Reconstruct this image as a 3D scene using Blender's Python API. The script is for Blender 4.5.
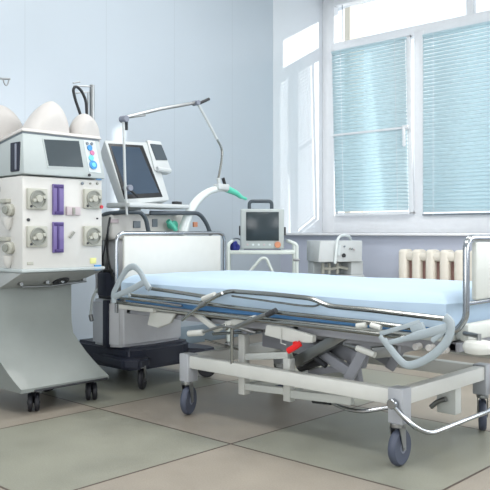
import bpy, bmesh, math, random
from mathutils import Vector, Matrix
random.seed(7)
for o in list(bpy.data.objects): bpy.data.objects.remove(o)
C = bpy.context.scene.collection
S = bpy.context.scene
PI = math.pi
# ------------------------------------------------------------ camera
F = Vector((-.682, .7314, 0)); R = Vector((.7314, .682, 0))
cam = bpy.data.objects.new('camera', bpy.data.cameras.new('camera')); C.objects.link(cam)
cam.location = (0, 0, 1); cam.rotation_euler = (PI/2, 0, math.atan2(.682, .7314))
cam.data.lens = 36*750/490; cam.data.sensor_width = 36; cam.data.shift_y = -12/490
cam.data.clip_start = .05
S.camera = cam
S.view_settings.view_transform = 'Standard'; S.view_settings.look = 'None'
S.view_settings.gamma = 1; S.view_settings.use_curve_mapping = False
S.view_settings.exposure = 0.0
# ------------------------------------------------------------ world, sun, lamps
w = bpy.data.worlds.new('world'); S.world = w; w.use_nodes = True
bg = w.node_tree.nodes['Background']; bg.inputs[0].default_value = (.88, .95, 1, 1); bg.inputs[1].default_value = 1.5
sun = bpy.data.objects.new('sun', bpy.data.lights.new('sun', 'SUN')); C.objects.link(sun)
sun.data.energy = 4.0; sun.data.angle = math.radians(.6); sun.data.color = (1, .97, .92)
sun.rotation_euler = Vector((-1, -.444, -.235)).to_track_quat('-Z', 'Y').to_euler()
sun.location = (4, 12, 6)
def area(name, loc, rot, sx, sy, e, col=(1, 1, 1)):
    l = bpy.data.lights.new(name, 'AREA'); l.shape = 'RECTANGLE'; l.size = sx; l.size_y = sy; l.energy = e; l.color = col
    o = bpy.data.objects.new(name, l); C.objects.link(o); o.location = loc; o.rotation_euler = rot; return o
LAMPS = [(-3.0, 1.0), (-.2, 1.0), (-3.0, 3.9), (-.2, 3.9)]
for x, y in LAMPS:
    area('ceiling_fill', (x, y, 3.87), (0, 0, 0), 1.5, .9, 46, (1, .99, .97))  # added general room light, its source is out of view
area('fill_light', (.9, 6.3, 2.2), (math.radians(-90), 0, 0), 2.6, 2.2, 110, (.93, .97, 1))  # area lamp standing in for sky light through the second window
area('fill_light', (2.9, 2.2, 2.0), (math.radians(90), 0, math.radians(90)), 3.2, 2.0, 70, (.97, .98, 1))  # added side fill, the right wall has no window
area('fill_light', (-1.2, -2.3, 1.7), (math.radians(90), 0, 0), 4.0, 2.0, 95, (.98, .99, 1))  # added fill behind the camera to brighten fronts, no window there

# ------------------------------------------------------------ materials
def lin(c): return tuple(((v/255)/12.92 if v/255 <= .04045 else ((v/255+.055)/1.055)**2.4) for v in c) + (1,)
def mat(name, col, rough=.5, metal=0, noise=.04, scale=20, bump=0, coat=0, spec=.5):
    m = bpy.data.materials.new(name); m.use_nodes = True; nt = m.node_tree; b = nt.nodes['Principled BSDF']
    c = lin(col)
    b.inputs['Roughness'].default_value = rough; b.inputs['Metallic'].default_value = metal
    b.inputs['Coat Weight'].default_value = coat; b.inputs['Specular IOR Level'].default_value = spec
    tc = nt.nodes.new('ShaderNodeTexCoord'); n = nt.nodes.new('ShaderNodeTexNoise'); n.inputs['Scale'].default_value = scale
    n.inputs['Detail'].default_value = 4
    nt.links.new(tc.outputs['Object'], n.inputs['Vector'])
    r = nt.nodes.new('ShaderNodeMix'); r.data_type = 'RGBA'
    r.inputs[6].default_value = tuple(max(0, v*(1-noise)) for v in c[:3])+(1,); r.inputs[7].default_value = tuple(min(1, v*(1+noise)) for v in c[:3])+(1,)
    nt.links.new(n.outputs['Fac'], r.inputs[0]); nt.links.new(r.outputs[2], b.inputs['Base Color'])
    if bump:
        bp = nt.nodes.new('ShaderNodeBump'); bp.inputs['Strength'].default_value = bump; bp.inputs['Distance'].default_value = .01
        nt.links.new(n.outputs['Fac'], bp.inputs['Height']); nt.links.new(bp.outputs[0], b.inputs['Normal'])
    return m
M = dict(
 white=mat('white_enamel', (206, 207, 202), .4), plastic=mat('white_plastic', (207, 206, 202), .45),
 dome=mat('ivory_cover', (194, 191, 188), .55), head=mat('pale_grey_plastic', (178, 186, 186), .45),
 column=mat('grey_green_shell', (134, 140, 137), .42, coat=.15), skirt=mat('grey_underside', (150, 153, 152), .5),
 chrome=mat('chrome', (168, 172, 176), .14, 1), steel=mat('brushed_steel', (150, 152, 152), .35, 1),
 railsteel=mat('satin_rail', (160, 161, 157), .2, 1),
 bracket=mat('grey_bracket', (160, 171, 177), .45), post=mat('blue_grey_post', (168, 171, 176), .45),
 tyre=mat('blue_grey_tyre', (74, 80, 96), .55), hub=mat('grey_hub', (128, 133, 146), .5), black=mat('black_plastic', (28, 30, 34), .45),
 blackwheel=mat('black_tyre', (30, 31, 38), .5), navy=mat('navy_base', (33, 38, 54), .5),
 vent=mat('ventilator_grey', (196, 198, 202), .42), ventlight=mat('ventilator_white', (194, 199, 200), .45),
 screen=mat('dark_screen', (54, 64, 69), .2, noise=.02), screen2=mat('ventilator_screen', (62, 76, 92), .1, noise=.02),
 handle=mat('slate_handle', (66, 76, 84), .45), purple=mat('violet_strip', (112, 98, 152), .45),
 purpled=mat('dark_violet', (64, 46, 108), .45), pump=mat('grey_pump', (176, 176, 166), .5), pumpd=mat('pump_rotor', (140, 142, 134), .4),
 mauve=mat('mauve_latch', (190, 178, 182), .5), blue=mat('blue_plastic', (60, 140, 200), .4), red=mat('red_plastic', (200, 45, 60), .4),
 redlever=mat('red_lever', (222, 28, 30), .4), yellow=mat('yellow_sticker', (222, 222, 150), .6), teal=mat('teal_plastic', (96, 205, 178), .35),
 cyan=mat('cyan_key', (110, 200, 225), .4), pink=mat('pink_key', (200, 120, 160), .4), panelgrey=mat('panel_grey', (206, 214, 216), .45),
 sheet=mat('light_blue_sheet', (180, 201, 220), .85, scale=6, noise=.03, bump=.25), sheet2=mat('blue_mattress', (84, 136, 190), .7),
 foot=mat('grey_laminate', (200, 203, 198), .45), mech=mat('lavender_grey_metal', (158, 160, 168), .5), dark=mat('dark_gap', (50, 52, 56), .6),
 cuff=mat('navy_cloth', (36, 46, 120), .85), orange=mat('terracotta_plastic', (206, 140, 108), .5), shelf=mat('shelf_white', (214, 222, 218), .4),
 clear=mat('clear_hose', (214, 222, 222), .2), rad=mat('cream_radiator', (232, 226, 214), .45), slot=mat('radiator_gap_shade', (140, 110, 104), .8),  # slot colour carries the shade between radiator columns
 frame=mat('white_window_frame', (238, 240, 243), .3), sill=mat('white_sill', (240, 241, 244), .25), grey=mat('slate_key', (118, 128, 136), .5),
 ceil=mat('ceiling_paint', (238, 238, 236), .9), lamp=mat('lamp_housing', (235, 235, 235), .5), outside=mat('outside_plaster', (196, 190, 176), .9),
 lower=mat('lavender_wall', (194, 200, 216), .5, noise=.05, scale=3), back=mat('back_wall', (215, 220, 226), .7), skirting=mat('skirting', (140, 156, 168), .5),
)
def blindmat():
    m = bpy.data.materials.new('pale_blue_slat'); m.use_nodes = True; nt = m.node_tree; nt.nodes.clear()
    o = nt.nodes.new('ShaderNodeOutputMaterial'); mx = nt.nodes.new('ShaderNodeMixShader'); mx.inputs[0].default_value = .62
    d = nt.nodes.new('ShaderNodeBsdfDiffuse'); t = nt.nodes.new('ShaderNodeBsdfTranslucent')
    d.inputs[0].default_value = lin((224, 236, 239)); t.inputs[0].default_value = lin((228, 243, 247))
    nt.links.new(d.outputs[0], mx.inputs[1]); nt.links.new(t.outputs[0], mx.inputs[2]); nt.links.new(mx.outputs[0], o.inputs[0]); return m
M['slat'] = blindmat()
def glassmat():
    m = bpy.data.materials.new('window_glass'); m.use_nodes = True; nt = m.node_tree; nt.nodes.clear()
    o = nt.nodes.new('ShaderNodeOutputMaterial'); mx = nt.nodes.new('ShaderNodeMixShader'); mx.inputs[0].default_value = .07
    d = nt.nodes.new('ShaderNodeBsdfTransparent'); t = nt.nodes.new('ShaderNodeBsdfGlossy'); t.inputs['Roughness'].default_value = .02
    nt.links.new(d.outputs[0], mx.inputs[1]); nt.links.new(t.outputs[0], mx.inputs[2]); nt.links.new(mx.outputs[0], o.inputs[0]); return m
M['glass'] = glassmat()
def floormat():
    m = bpy.data.materials.new('floor_tile'); m.use_nodes = True; nt = m.node_tree; b = nt.nodes['Principled BSDF']
    N = nt.nodes.new; L = nt.links.new
    tc = N('ShaderNodeTexCoord'); sp = N('ShaderNodeSeparateXYZ'); L(tc.outputs['Object'], sp.inputs[0])
    def mth(op, a, bb=None):
        n = N('ShaderNodeMath'); n.operation = op
        for i, v in enumerate((a, bb)):
            if v is None: continue
            if isinstance(v, (int, float)): n.inputs[i].default_value = v
            else: L(v, n.inputs[i])
        return n.outputs[0]
    T = 1.05
    u = mth('DIVIDE', mth('ADD', sp.outputs['X'], 2.475+T*20), T); v = mth('DIVIDE', mth('ADD', sp.outputs['Y'], -2.555+T*20), T)
    fu = mth('FRACT', u); fv = mth('FRACT', v)
    par = mth('MODULO', mth('ADD', mth('FLOOR', u), mth('FLOOR', v)), 2)
    ed = mth('MINIMUM', mth('MINIMUM', fu, mth('SUBTRACT', 1, fu)), mth('MINIMUM', fv, mth('SUBTRACT', 1, fv)))
    gr = mth('LESS_THAN', ed, .0055)
    mx = N('ShaderNodeMix'); mx.data_type = 'RGBA'; L(par, mx.inputs[0])
    mx.inputs[6].default_value = lin((140, 140, 127)); mx.inputs[7].default_value = lin((149, 141, 129))
    n = N('ShaderNodeTexNoise'); n.inputs['Scale'].default_value = 160; n.inputs['Detail'].default_value = 6; L(tc.outputs['Object'], n.inputs['Vector'])
    n2 = N('ShaderNodeTexNoise'); n2.inputs['Scale'].default_value = 4; n2.inputs['Detail'].default_value = 5; L(tc.outputs['Object'], n2.inputs['Vector'])
    k = mth('ADD', mth('MULTIPLY', n.outputs['Fac'], .5), mth('ADD', mth('MULTIPLY', n2.outputs['Fac'], .5), .5))
    vm = N('ShaderNodeVectorMath'); vm.operation = 'SCALE'; L(mx.outputs[2], vm.inputs[0]); L(k, vm.inputs[3])
    m2 = N('ShaderNodeMix'); m2.data_type = 'RGBA'; L(gr, m2.inputs[0]); L(vm.outputs[0], m2.inputs[6]); m2.inputs[7].default_value = lin((74, 60, 52))
    L(m2.outputs[2], b.inputs['Base Color'])
    L(mth('ADD', mth('MULTIPLY', n2.outputs['Fac'], .25), .3), b.inputs['Roughness'])
    return m
M['floor'] = floormat()
def wallmat(name, col, axis, pitch, rough=.22):
    m = mat(name, col, rough, noise=.03, scale=1.2); nt = m.node_tree; b = nt.nodes['Principled BSDF']
    N = nt.nodes.new; L = nt.links.new
    tc = N('ShaderNodeTexCoord'); sp = N('ShaderNodeSeparateXYZ'); L(tc.outputs['Object'], sp.inputs[0])
    a = N('ShaderNodeMath'); a.operation = 'DIVIDE'; L(sp.outputs[axis], a.inputs[0]); a.inputs[1].default_value = pitch
    f = N('ShaderNodeMath'); f.operation = 'FRACT'; L(a.outputs[0], f.inputs[0])
    g = N('ShaderNodeMath'); g.operation = 'LESS_THAN'; L(f.outputs[0], g.inputs[0]); g.inputs[1].default_value = .008
    old = b.inputs['Base Color'].links[0].from_socket
    mx = N('ShaderNodeMix'); mx.data_type = 'RGBA'; mu = N('ShaderNodeMath'); mu.operation = 'MULTIPLY'; mu.inputs[1].default_value = .35; L(g.outputs[0], mu.inputs[0])
    L(mu.outputs[0], mx.inputs[0]); L(old, mx.inputs[6]); mx.inputs[7].default_value = lin(tuple(int(v*.85) for v in col)); L(mx.outputs[2], b.inputs['Base Color'])
    return m
M['wall'] = wallmat('pale_blue_wall_panel', (188, 198, 207), 'Y', .74)
M['reveal'] = mat('white_reveal_panel', (224, 229, 234), .22, noise=.01)

# ------------------------------------------------------------ helpers
def dirv(px): return F + R*((px-245)/750)
def on_x(px, py, X): d = X/dirv(px).x; v = dirv(px)*d; v.z = 1-d*(py-233)/750; return v
def on_y(px, py, Y): d = Y/dirv(px).y; v = dirv(px)*d; v.z = 1-d*(py-233)/750; return v
def at_d(px, py, d): v = dirv(px)*d; v.z = 1-d*(py-233)/750; return v
BM = bmesh.new
def merge(bm, t):
    me = bpy.data.meshes.new('t'); t.to_mesh(me); t.free(); bm.from_mesh(me); bpy.data.meshes.remove(me)
def box(bm, x0, x1, y0, y1, z0, z1, bev=0, mtx=None, seg=2):
    t = BM(); bmesh.ops.create_cube(t, size=1)
    for v in t.verts: v.co = Vector(((x0+x1)/2+v.co.x*abs(x1-x0), (y0+y1)/2+v.co.y*abs(y1-y0), (z0+z1)/2+v.co.z*abs(z1-z0)))
    if bev: bmesh.ops.bevel(t, geom=list(t.edges), offset=bev, segments=seg, profile=.5, affect='EDGES', clamp_overlap=True)
    if mtx: bmesh.ops.transform(t, matrix=mtx, verts=t.verts)
    merge(bm, t); return bm
def hexa(bm, p, bev=0):
    """eight corners: bottom four anticlockwise then top four"""
    t = BM(); vs = [t.verts.new(q) for q in p]
    for f in ((3,2,1,0),(4,5,6,7),(0,1,5,4),(1,2,6,5),(2,3,7,6),(3,0,4,7)): t.faces.new([vs[i] for i in f])
    bmesh.ops.recalc_face_normals(t, faces=t.faces)
    if bev: bmesh.ops.bevel(t, geom=list(t.edges), offset=bev, segments=2, profile=.5, affect='EDGES', clamp_overlap=True)
    merge(bm, t); return bm
def beam(bm, a, b, w, h, bev=.004):
    a = Vector(a); b = Vector(b); d = b-a; q = d.to_track_quat('X', 'Z').to_matrix().to_4x4()
    return box(bm, 0, d.length, -w/2, w/2, -h/2, h/2, bev, Matrix.Translation(a) @ q)
def fillet(pts, r, n=5):
    pts = [Vector(p) for p in pts]; out = [pts[0]]
    for i in range(1, len(pts)-1):
        a, b, c = pts[i-1], pts[i], pts[i+1]; u = (a-b); v = (c-b)
        k = min(r, u.length*.48, v.length*.48); p = b+u.normalized()*k; q = b+v.normalized()*k
        for j in range(n+1):
            s = j/n; out.append(p*(1-s)**2+b*2*s*(1-s)+q*s*s)
    out.append(pts[-1]); return out
def tube(bm, pts, r, fil=0, seg=10, sc=None, closed=False):
    pts = [Vector(p) for p in pts]
    if fil: pts = fillet(pts, fil)
    t = BM(); rings = []; n = len(pts)
    tan0 = (pts[1]-pts[0]).normalized(); up = Vector((0, 0, 1)) if abs(tan0.z) < .9 else Vector((0, 1, 0))
    nrm = (up - tan0*up.dot(tan0)).normalized(); prev = tan0
    rr = r if isinstance(r, (list, tuple)) else None
    for i, p in enumerate(pts):
        tan = ((pts[min(i+1, n-1)]-pts[max(i-1, 0)])).normalized()
        nrm = (prev.rotation_difference(tan) @ nrm); nrm = (nrm-tan*nrm.dot(tan)).normalized(); prev = tan
        bi = tan.cross(nrm); ra = rr[0]+(rr[1]-rr[0])*i/(n-1) if rr else r
        rings.append([t.verts.new(p+(nrm*math.cos(2*PI*k/seg)+bi*math.sin(2*PI*k/seg))*ra) for k in range(seg)])
    for i in range(n-1):
        for k in range(seg): t.faces.new((rings[i][k], rings[i][(k+1) % seg], rings[i+1][(k+1) % seg], rings[i+1][k]))
    t.faces.new(rings[0]); t.faces.new(rings[-1])
    bmesh.ops.recalc_face_normals(t, faces=t.faces)
    if sc:
        o, s = sc
        for v in t.verts: v.co = Vector([o[j]+(v.co[j]-o[j])*s[j] for j in range(3)])
    merge(bm, t); return bm
def lathe(bm, prof, loc, axis=(0, 0, 1), seg=28):
    """prof: (radius, height along axis)"""
    t = BM(); q = Vector(axis).to_track_quat('Z', 'Y').to_matrix().to_4x4(); mt = Matrix.Translation(Vector(loc)) @ q
    rings = [[t.verts.new((max(r, 1e-4)*math.cos(2*PI*k/seg), max(r, 1e-4)*math.sin(2*PI*k/seg), h)) for k in range(seg)] for r, h in prof]
    for i in range(len(rings)-1):
        for k in range(seg): t.faces.new((rings[i][k], rings[i][(k+1) % seg], rings[i+1][(k+1) % seg], rings[i+1][k]))
    t.faces.new(rings[0]); t.faces.new(rings[-1]); bmesh.ops.recalc_face_normals(t, faces=t.faces)
    bmesh.ops.transform(t, matrix=mt, verts=t.verts); merge(bm, t); return bm
def disc(bm, loc, axis, r, h, seg=24, b=.15):
    e = min(r, h)*b; return lathe(bm, [(r-e, 0), (r, e), (r, h-e), (r-e, h)], loc, axis, seg)
ORG = {}
def obj(name, bm, m, parent=None, smooth=True):
    me = bpy.data.meshes.new(name)
    root = parent
    while root is not None and root.parent is not None: root = root.parent
    off = ORG.get(root.name, Vector()) if root is not None else Vector()
    if off.length: bmesh.ops.translate(bm, vec=-off, verts=bm.verts)
    bm.to_mesh(me); bm.free(); me.materials.append(M[m] if isinstance(m, str) else m)
    if smooth:
        try: me.shade_smooth(); me.set_sharp_from_angle(angle=math.radians(35))
        except Exception: pass
    o = bpy.data.objects.new(name, me); C.objects.link(o)
    if parent is not None: o.parent = parent
    return o
def thing(name, label, cat, loc=(0, 0, 0), group=None, rz=0, local=False):
    o = bpy.data.objects.new(name, None); C.objects.link(o); o.empty_display_size = .1
    o.location = loc; o.rotation_euler = (0, 0, rz); o['label'] = label; o['category'] = cat
    if group: o['group'] = group
    if not local: ORG[o.name] = Vector(loc)
    return o
def tag(o, label, cat, group=None):
    o['label'] = label; o['category'] = cat
    if group: o['group'] = group
    return o
def struct(name, bm, m, parent=None):
    o = obj(name, bm, m, parent)
    if parent is None: o['kind'] = 'structure'
    return o

# ------------------------------------------------------------ room shell
XL, YW, YG, YO, XR, YB, ZC = -5.0, 5.9, 6.65, 7.02, 3.2, -2.5, 4.0
struct('floor', box(BM(), XL-.2, XR+.2, YB-.2, YW+.01, -.1, 0), 'floor')
struct('ceiling', box(BM(), XL-.2, XR+.2, YB-.2, YO, ZC, ZC+.1), 'ceil')
struct('wall_left', box(BM(), XL-.2, XL, YB, YW-.12, 0, ZC), 'wall')
rv = BM(); box(rv, XL-.2, XL+.004, YW-.12, YO, .975, ZC)
struct('wall_left_reveal', rv, 'reveal')
struct('wall_left_lower', box(BM(), XL-.2, XL, YW-.12, YO, 0, .975), 'wall')
X1, X2, X3 = -2.45, -.5, 2.3          # window one: XL..X1, window two X2..X3
struct('wall_window', box(BM(), XL, XR, YW, YO, 0, .975), 'lower')
wp = BM(); box(wp, X1, X2, YW, YO, .975, ZC); box(wp, X3, XR, YW, YO, .975, ZC); box(wp, XL+.004, X1, YW, YO, 3.56, ZC); box(wp, X2, X3, YW, YO, 3.56, ZC)
struct('wall_window_upper', wp, 'reveal')
struct('wall_right', box(BM(), XR, XR+.2, YB, YO, 0, ZC), 'back')
struct('wall_back', box(BM(), XL-.2, XR+.2, YB-.2, YB, 0, ZC), 'back')
bb = BM(); box(bb, XL, XL+.02, YB, YW, 0, .16, .004); struct('baseboard_left', bb, 'skirting')
sl = BM(); box(sl, XL+.006, X1-.002, YW-.06, YG-.05, .976, 1.0, .006)
struct('trim_1', sl, 'sill')
struct('trim_2', box(BM(), X2, X3, YW-.06, YG-.05, .976, 1.0, .006), 'sill')
# window one: fixed frame
def window(name, x0, x1, muls, umuls):
    f = BM(); y0, y1 = YG-.04, YG+.04
    box(f, x0+.001, x0+.155, y0-.003, y1+.001, 1.001, 3.559, .004); box(f, x1-.06, x1-.001, y0-.003, y1+.001, 1.001, 3.559, .004)
    box(f, x0+.01, x1-.01, y0, y1, 1.0, 1.19, .004); box(f, x0+.01, x1-.01, y0, y1, 3.46, 3.56, .004)
    box(f, x0+.1, x1-.03, y0-.004, y1, 2.955, 3.06, .006)
    for m in muls: box(f, m-.055, m+.055, y0-.006, y1-.002, 1.17, 3.0, .004)
    for m in umuls: box(f, m-.035, m+.035, y0-.003, y1-.002, 3.03, 3.48, .004)
    w = obj(name, f, 'frame'); w['kind'] = 'structure'
    g = BM(); box(g, x0+.1, x1-.03, YG+.015, YG+.021, 3.04, 3.48); obj('glass_pane', g, 'glass', w)
    return w
w1 = window('window_1', XL+.004, X1, [-3.805], [-3.27])
gk = BM(); tube(gk, [(XL+.27, YG-.045, 3.07), (XL+.27, YG-.045, 3.45)], .004); obj('gasket', gk, 'grey', w1)
g = BM(); box(g, -3.765, X1-.05, YG+.012, YG+.018, 1.17, 2.97); obj('glass_pane', g, 'glass', w1)
# tilted casement
TA = math.asin(.065/1.8); TM = Matrix.Translation((0, YG-.045, 1.19)) @ Matrix.Rotation(TA, 4, 'X') @ Matrix.Translation((0, -(YG-.045), -1.19))
def tilt(bm): bmesh.ops.transform(bm, matrix=TM, verts=bm.verts); return bm
sx0, sx1 = -4.80, -3.85
sf = BM()
yS0, yS1 = YG-.075, YG-.045
box(sf, sx0, sx0+.035, yS0, yS1, 1.19, 2.955, .004); box(sf, sx1-.05, sx1, yS0, yS1, 1.19, 2.955, .004)
box(sf, sx0, sx1, yS0, yS1, 1.19, 1.215, .004); box(sf, sx0, sx1, yS0, yS1, 2.93, 2.955, .004)
sash = obj('casement_sash', tilt(sf), 'frame', w1)
g = BM(); box(g, sx0+.02, sx1-.02, YG-.05, YG-.046, 1.2, 2.94); obj('glass_pane', tilt(g), 'glass', sash)
h = BM(); box(h, sx1-.075, sx1-.045, yS0-.06, yS0-.035, 1.86, 2.07, .008); box(h, sx1-.07, sx1-.02, yS0-.05, yS0, 2.03, 2.07, .006); obj('handle', tilt(h), 'frame', sash)
def blind(label, x0, x1, yb, z0, z1, tilted, rod):
    t = thing('venetian_blind', label, 'window blind', ((x0+x1)/2, yb, z1), 'pale blue venetian blinds')
    s = BM(); p = .036; n = int((z1-z0-.05)/p)
    for i in range(n):
        z = z1-.035-p*i; a = math.radians(64); h_ = .0205; pr = []
        for k in range(5):
            q = -1+k*.5; bl = .0055*(1-q*q)
            pr.append((yb+q*h_*math.cos(a)-bl*math.sin(a), z+q*h_*math.sin(a)+bl*math.cos(a)))
        va = [[s.verts.new((xx, py_, pz_)) for (py_, pz_) in pr] for xx in (x0+.004, x1-.004)]
        for k in range(4): s.faces.new((va[0][k], va[1][k], va[1][k+1], va[0][k+1]))
    SM = Matrix.Translation((0, yb, z1)) @ Matrix.Rotation(-math.asin(.11/1.73), 4, 'X') @ Matrix.Translation((0, -yb, -z1))
    def lean(b): bmesh.ops.transform(b, matrix=SM, verts=b.verts); return b
    tf = tilt if tilted else (lambda b: b)
    sl_ = obj('slats', tf(s), 'slat', t); sm_ = sl_.modifiers.new('thickness', 'SOLIDIFY'); sm_.thickness = .0008
    obj('head_rail', tf(box(BM(), x0, x1, yb-.014, yb+.014, z1-.025, z1, .003)), 'slat', t)
    obj('bottom_rail', tf(box(BM(), x0, x1, yb-.014, yb+.014, z0, z0+.014, .003)), 'frame' if tilted else 'grey', t)
    for xx in (x0+.12, x1-.12):
        obj('ladder_cord', tf(tube(BM(), [(xx, yb-.016, z0), (xx, yb-.016, z1)], .0022, seg=5)), 'frame', t)
    if rod:
        obj('cross_bar', tf(tube(BM(), [(x0, yb-.022, 2.045), (x1+.03, yb-.022, 2.045)], .013)), 'frame', t)
    return t
blind('pale blue closed blind on the left casement, crossed by a white bar', sx0+.015, sx1-.035, yS0-.02, 1.192, 2.94, True, True)
blind('pale blue closed blind on the right window pane above the bed foot', -3.752, -2.53, YG-.06, 1.172, 2.95, False, False)
w2 = window('window_2', X2, X3, [.9], [.9])
g = BM(); box(g, X2+.1, X3-.05, YG+.012, YG+.018, 1.17, 2.97); obj('glass_pane', g, 'glass', w2)
po = BM(); box(po, -6.1, -5.33, 7.6, 7.9, 0, 6); struct('wall_outside', po, 'outside')
for x, y in LAMPS:
    t = thing('added_ceiling_lamp', 'added white rectangular ceiling lamp out of view above the room', 'ceiling light', (x, y, 3.88), 'added ceiling lamps')  # unseen fixtures added to go with the overhead fill
    f = BM(); box(f, x-.8, x+.8, y-.5, y+.5, 3.885, ZC, .01); obj('housing', f, 'lamp', t)

# ------------------------------------------------------------ radiator
def radiator():
    x0, p, n, y = -3.50, .131, 9, 5.74
    t = thing('radiator', 'cream cast iron radiator with thick columns under the window sill', 'radiator', (x0+p*n/2, y, 0))
    for i in range(n):
        s = BM(); cx = x0+p*(i+.5)
        box(s, cx-.042, cx+.042, y-.07, y+.07, .22, .86, .03, seg=4)
        c = obj('column', s, 'rad', t)
    s = BM(); box(s, x0+.02, x0+p*n-.02, y-.06, y+.06, .76, .84, .03); box(s, x0+.02, x0+p*n-.02, y-.06, y+.06, .23, .32, .03); obj('header', s, 'rad', t)
    s = BM(); box(s, x0+.05, x0+p*n-.05, y-.01, y+.06, .3, .78); obj('gap_shade', s, 'slot', t)  # darker sheet between the columns, slot shade put in as colour
    for xx in (x0+.13, x0+p*n-.13):
        obj('foot', box(BM(), xx-.02, xx+.02, y-.05, y+.05, 0, .24, .005), 'rad', t)
radiator()

# ------------------------------------------------------------ casters
def caster(parent, x, y, top, r, th, ang, tyre, hub, forkm, twin=False, trail=.02, name='caster'):
    a = math.radians(ang); roll = Vector((math.cos(a), math.sin(a), 0)); ax = Vector((-math.sin(a), math.cos(a), 0))
    c = Vector((x, y, r)); s = BM()
    st = c-roll*trail
    tube(s, [(st.x, st.y, 2*r+.012), (st.x, st.y, top+.004)], .014)
    disc(s, (st.x, st.y, 2*r+.008), (0, 0, 1), .03, .018)
    if not twin:
        for sg in (-1, 1):
            o = ax*sg*(th/2+.006)
            hexa(s, [c+o-roll*.012-ax*sg*.002-Vector((0, 0, .012)), c+o+roll*.012-ax*sg*.002-Vector((0, 0, .012)), c+o+roll*.012+ax*sg*.002-Vector((0, 0, .012)), c+o-roll*.012+ax*sg*.002-Vector((0, 0, .012)),
                 Vector((st.x, st.y, 2*r+.012))+o-roll*.024-ax*sg*.002, Vector((st.x, st.y, 2*r+.012))+o+roll*.026-ax*sg*.002, Vector((st.x, st.y, 2*r+.012))+o+roll*.026+ax*sg*.002, Vector((st.x, st.y, 2*r+.012))+o-roll*.024+ax*sg*.002])
        disc(s, c-ax*(th/2+.01), ax, .008, th+.02)
    else:
        box(s, -.012, .012, -.01, .01, -.002, r*1.2, 0, Matrix.Translation(c))
        disc(s, c-ax*(th+.01), ax, .007, 2*th+.02)
    f = obj(name, s, forkm, parent)
    for off in ((-th*.72, th*.72) if twin else (0,)):
        w = BM(); k = c+ax*(off-th/2)
        lathe(w, [(r*.66, 0), (r*.88, 0), (r*.97, th*.2), (r, th*.5), (r*.97, th*.8), (r*.88, th), (r*.66, th)], k, ax, 32)
        wo = obj('tyre', w, tyre, f)
        hb = BM(); lathe(hb, [(r*.12, -.001), (r*.3, -.002), (r*.34, th*.12), (r*.67, th*.16), (r*.67, th*.84), (r*.34, th*.88), (r*.3, th+.002), (r*.12, th+.001)], k, ax, 24)
        obj('hub', hb, hub, f)
    return f

# ------------------------------------------------------------ hospital bed
bed = thing('hospital_bed', 'wheeled hospital bed with white frame, folded chrome side rails and blue-grey castors', 'bed', (-2.5, 3.2, 0))
bx0, bx1, by0, by1 = -3.045, -1.712, 2.81, 3.60
b = BM(); box(b, bx0, bx1, by0-.028, by0+.028, .262, .33, .006); box(b, bx0, bx1, by1-.028, by1+.028, .262, .33, .006)
box(b, bx0-.028, bx0+.028, by0, by1, .262, .33, .006); box(b, bx1-.028, bx1+.028, by0, by1, .262, .33, .006)
obj('base_frame', b, 'white', bed)
for (x, y, a) in ((bx0, by0, 113), (bx1, by0, 93), (bx0, by1, 60), (bx1, by1, 118)):
    p = BM(); box(p, x-.037, x+.037, y-.037, y+.037, .185, .338, .006); obj('corner_post', p, 'post', bed)
    caster(bed, x, y, .185, .081, .036, a, 'tyre', 'hub', 'steel')
# steering bar across the foot end
q = BM(); sb = [on_y(393, 399, by0-.05), (bx1+.02, by0-.05, .27), (bx1+.10, by0+.07, .14), (bx1+.10, by1-.05, .14), (bx1+.03, by1+.03, .26)]
tube(q, [(bx1+.0, by0-.06, .275), (bx1+.075, by0-.03, .19), (bx1+.10, by0+.08, .138), (bx1+.10, by1-.1, .138), (bx1+.07, by1+.0, .2), (bx1+.045, by1+.04, .27)], .0105, fil=.08)
disc(q, (bx1, by0-.041, .275), (0, -1, 0), .022, .03)
obj('brake_bar', q, 'chrome', bed)
# foot pedal and its rod beneath the base
q = BM(); tube(q, [on_y(331, 402, 2.95), on_y(345, 409, 2.95), on_y(362, 412, 2.95), on_y(392, 407, 3.0)], .010, fil=.06)
tube(q, [on_y(392, 407, 3.0), on_y(392, 392, 3.0)], .009)
pr = obj('pedal_rod', q, 'chrome', bed)
q = BM(); tube(q, [on_y(314, 401, 2.95), on_y(331, 402, 2.95)], .020, sc=(on_y(322, 401, 2.95), (1, 1, .7))); obj('pedal', q, 'black', pr)
# hanging box by the far castor
q = BM(); a = on_y(449, 400, 3.35); box(q, a.x-.05, a.x+.05, a.y-.03, a.y+.03, .125, .262, .004); obj('brake_housing', q, 'foot', bed)
q = BM(); tube(q, [on_y(446, 399, 3.3), on_y(438, 401, 3.3), on_y(431, 407, 3.3)], .012, fil=.02); obj('brake_lever', q, 'steel', bed)
# lifting frame: two U shaped links
def ulink(px_post, ytop, ybot, y, wd=.055):
    t = BM(); a = on_y(px_post, ytop, y); c = on_y(px_post, ybot, y); a.x = c.x
    beam(t, a, c, wd*.8, wd*.8); return t, a, c
t, a, c = ulink(244, 334, 394, 2.90); obj('lift_post', t, 'white', bed)
t2, a2, c2 = ulink(289, 358, 401, 2.92); obj('lift_post', t2, 'white', bed)
t = BM(); beam(t, (c.x, 2.90, .19), (c2.x, 2.92, .20), .03, .035); beam(t, (c.x, 2.90, .345), (c2.x, 2.92, .385), .03, .035); beam(t, (c2.x, 2.92, .19), (c2.x+.38, 2.93, .21), .03, .04)
obj('lower_link', t, 'foot', bed)
t = BM(); beam(t, (c.x, 3.5, .19), (c2.x, 3.5, .20), .03, .035); beam(t, (c.x, 3.5, .16), (c.x, 3.5, .47), .045, .045); beam(t, (c2.x, 3.5, .16), (c2.x, 3.5, .38), .045, .045)
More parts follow.
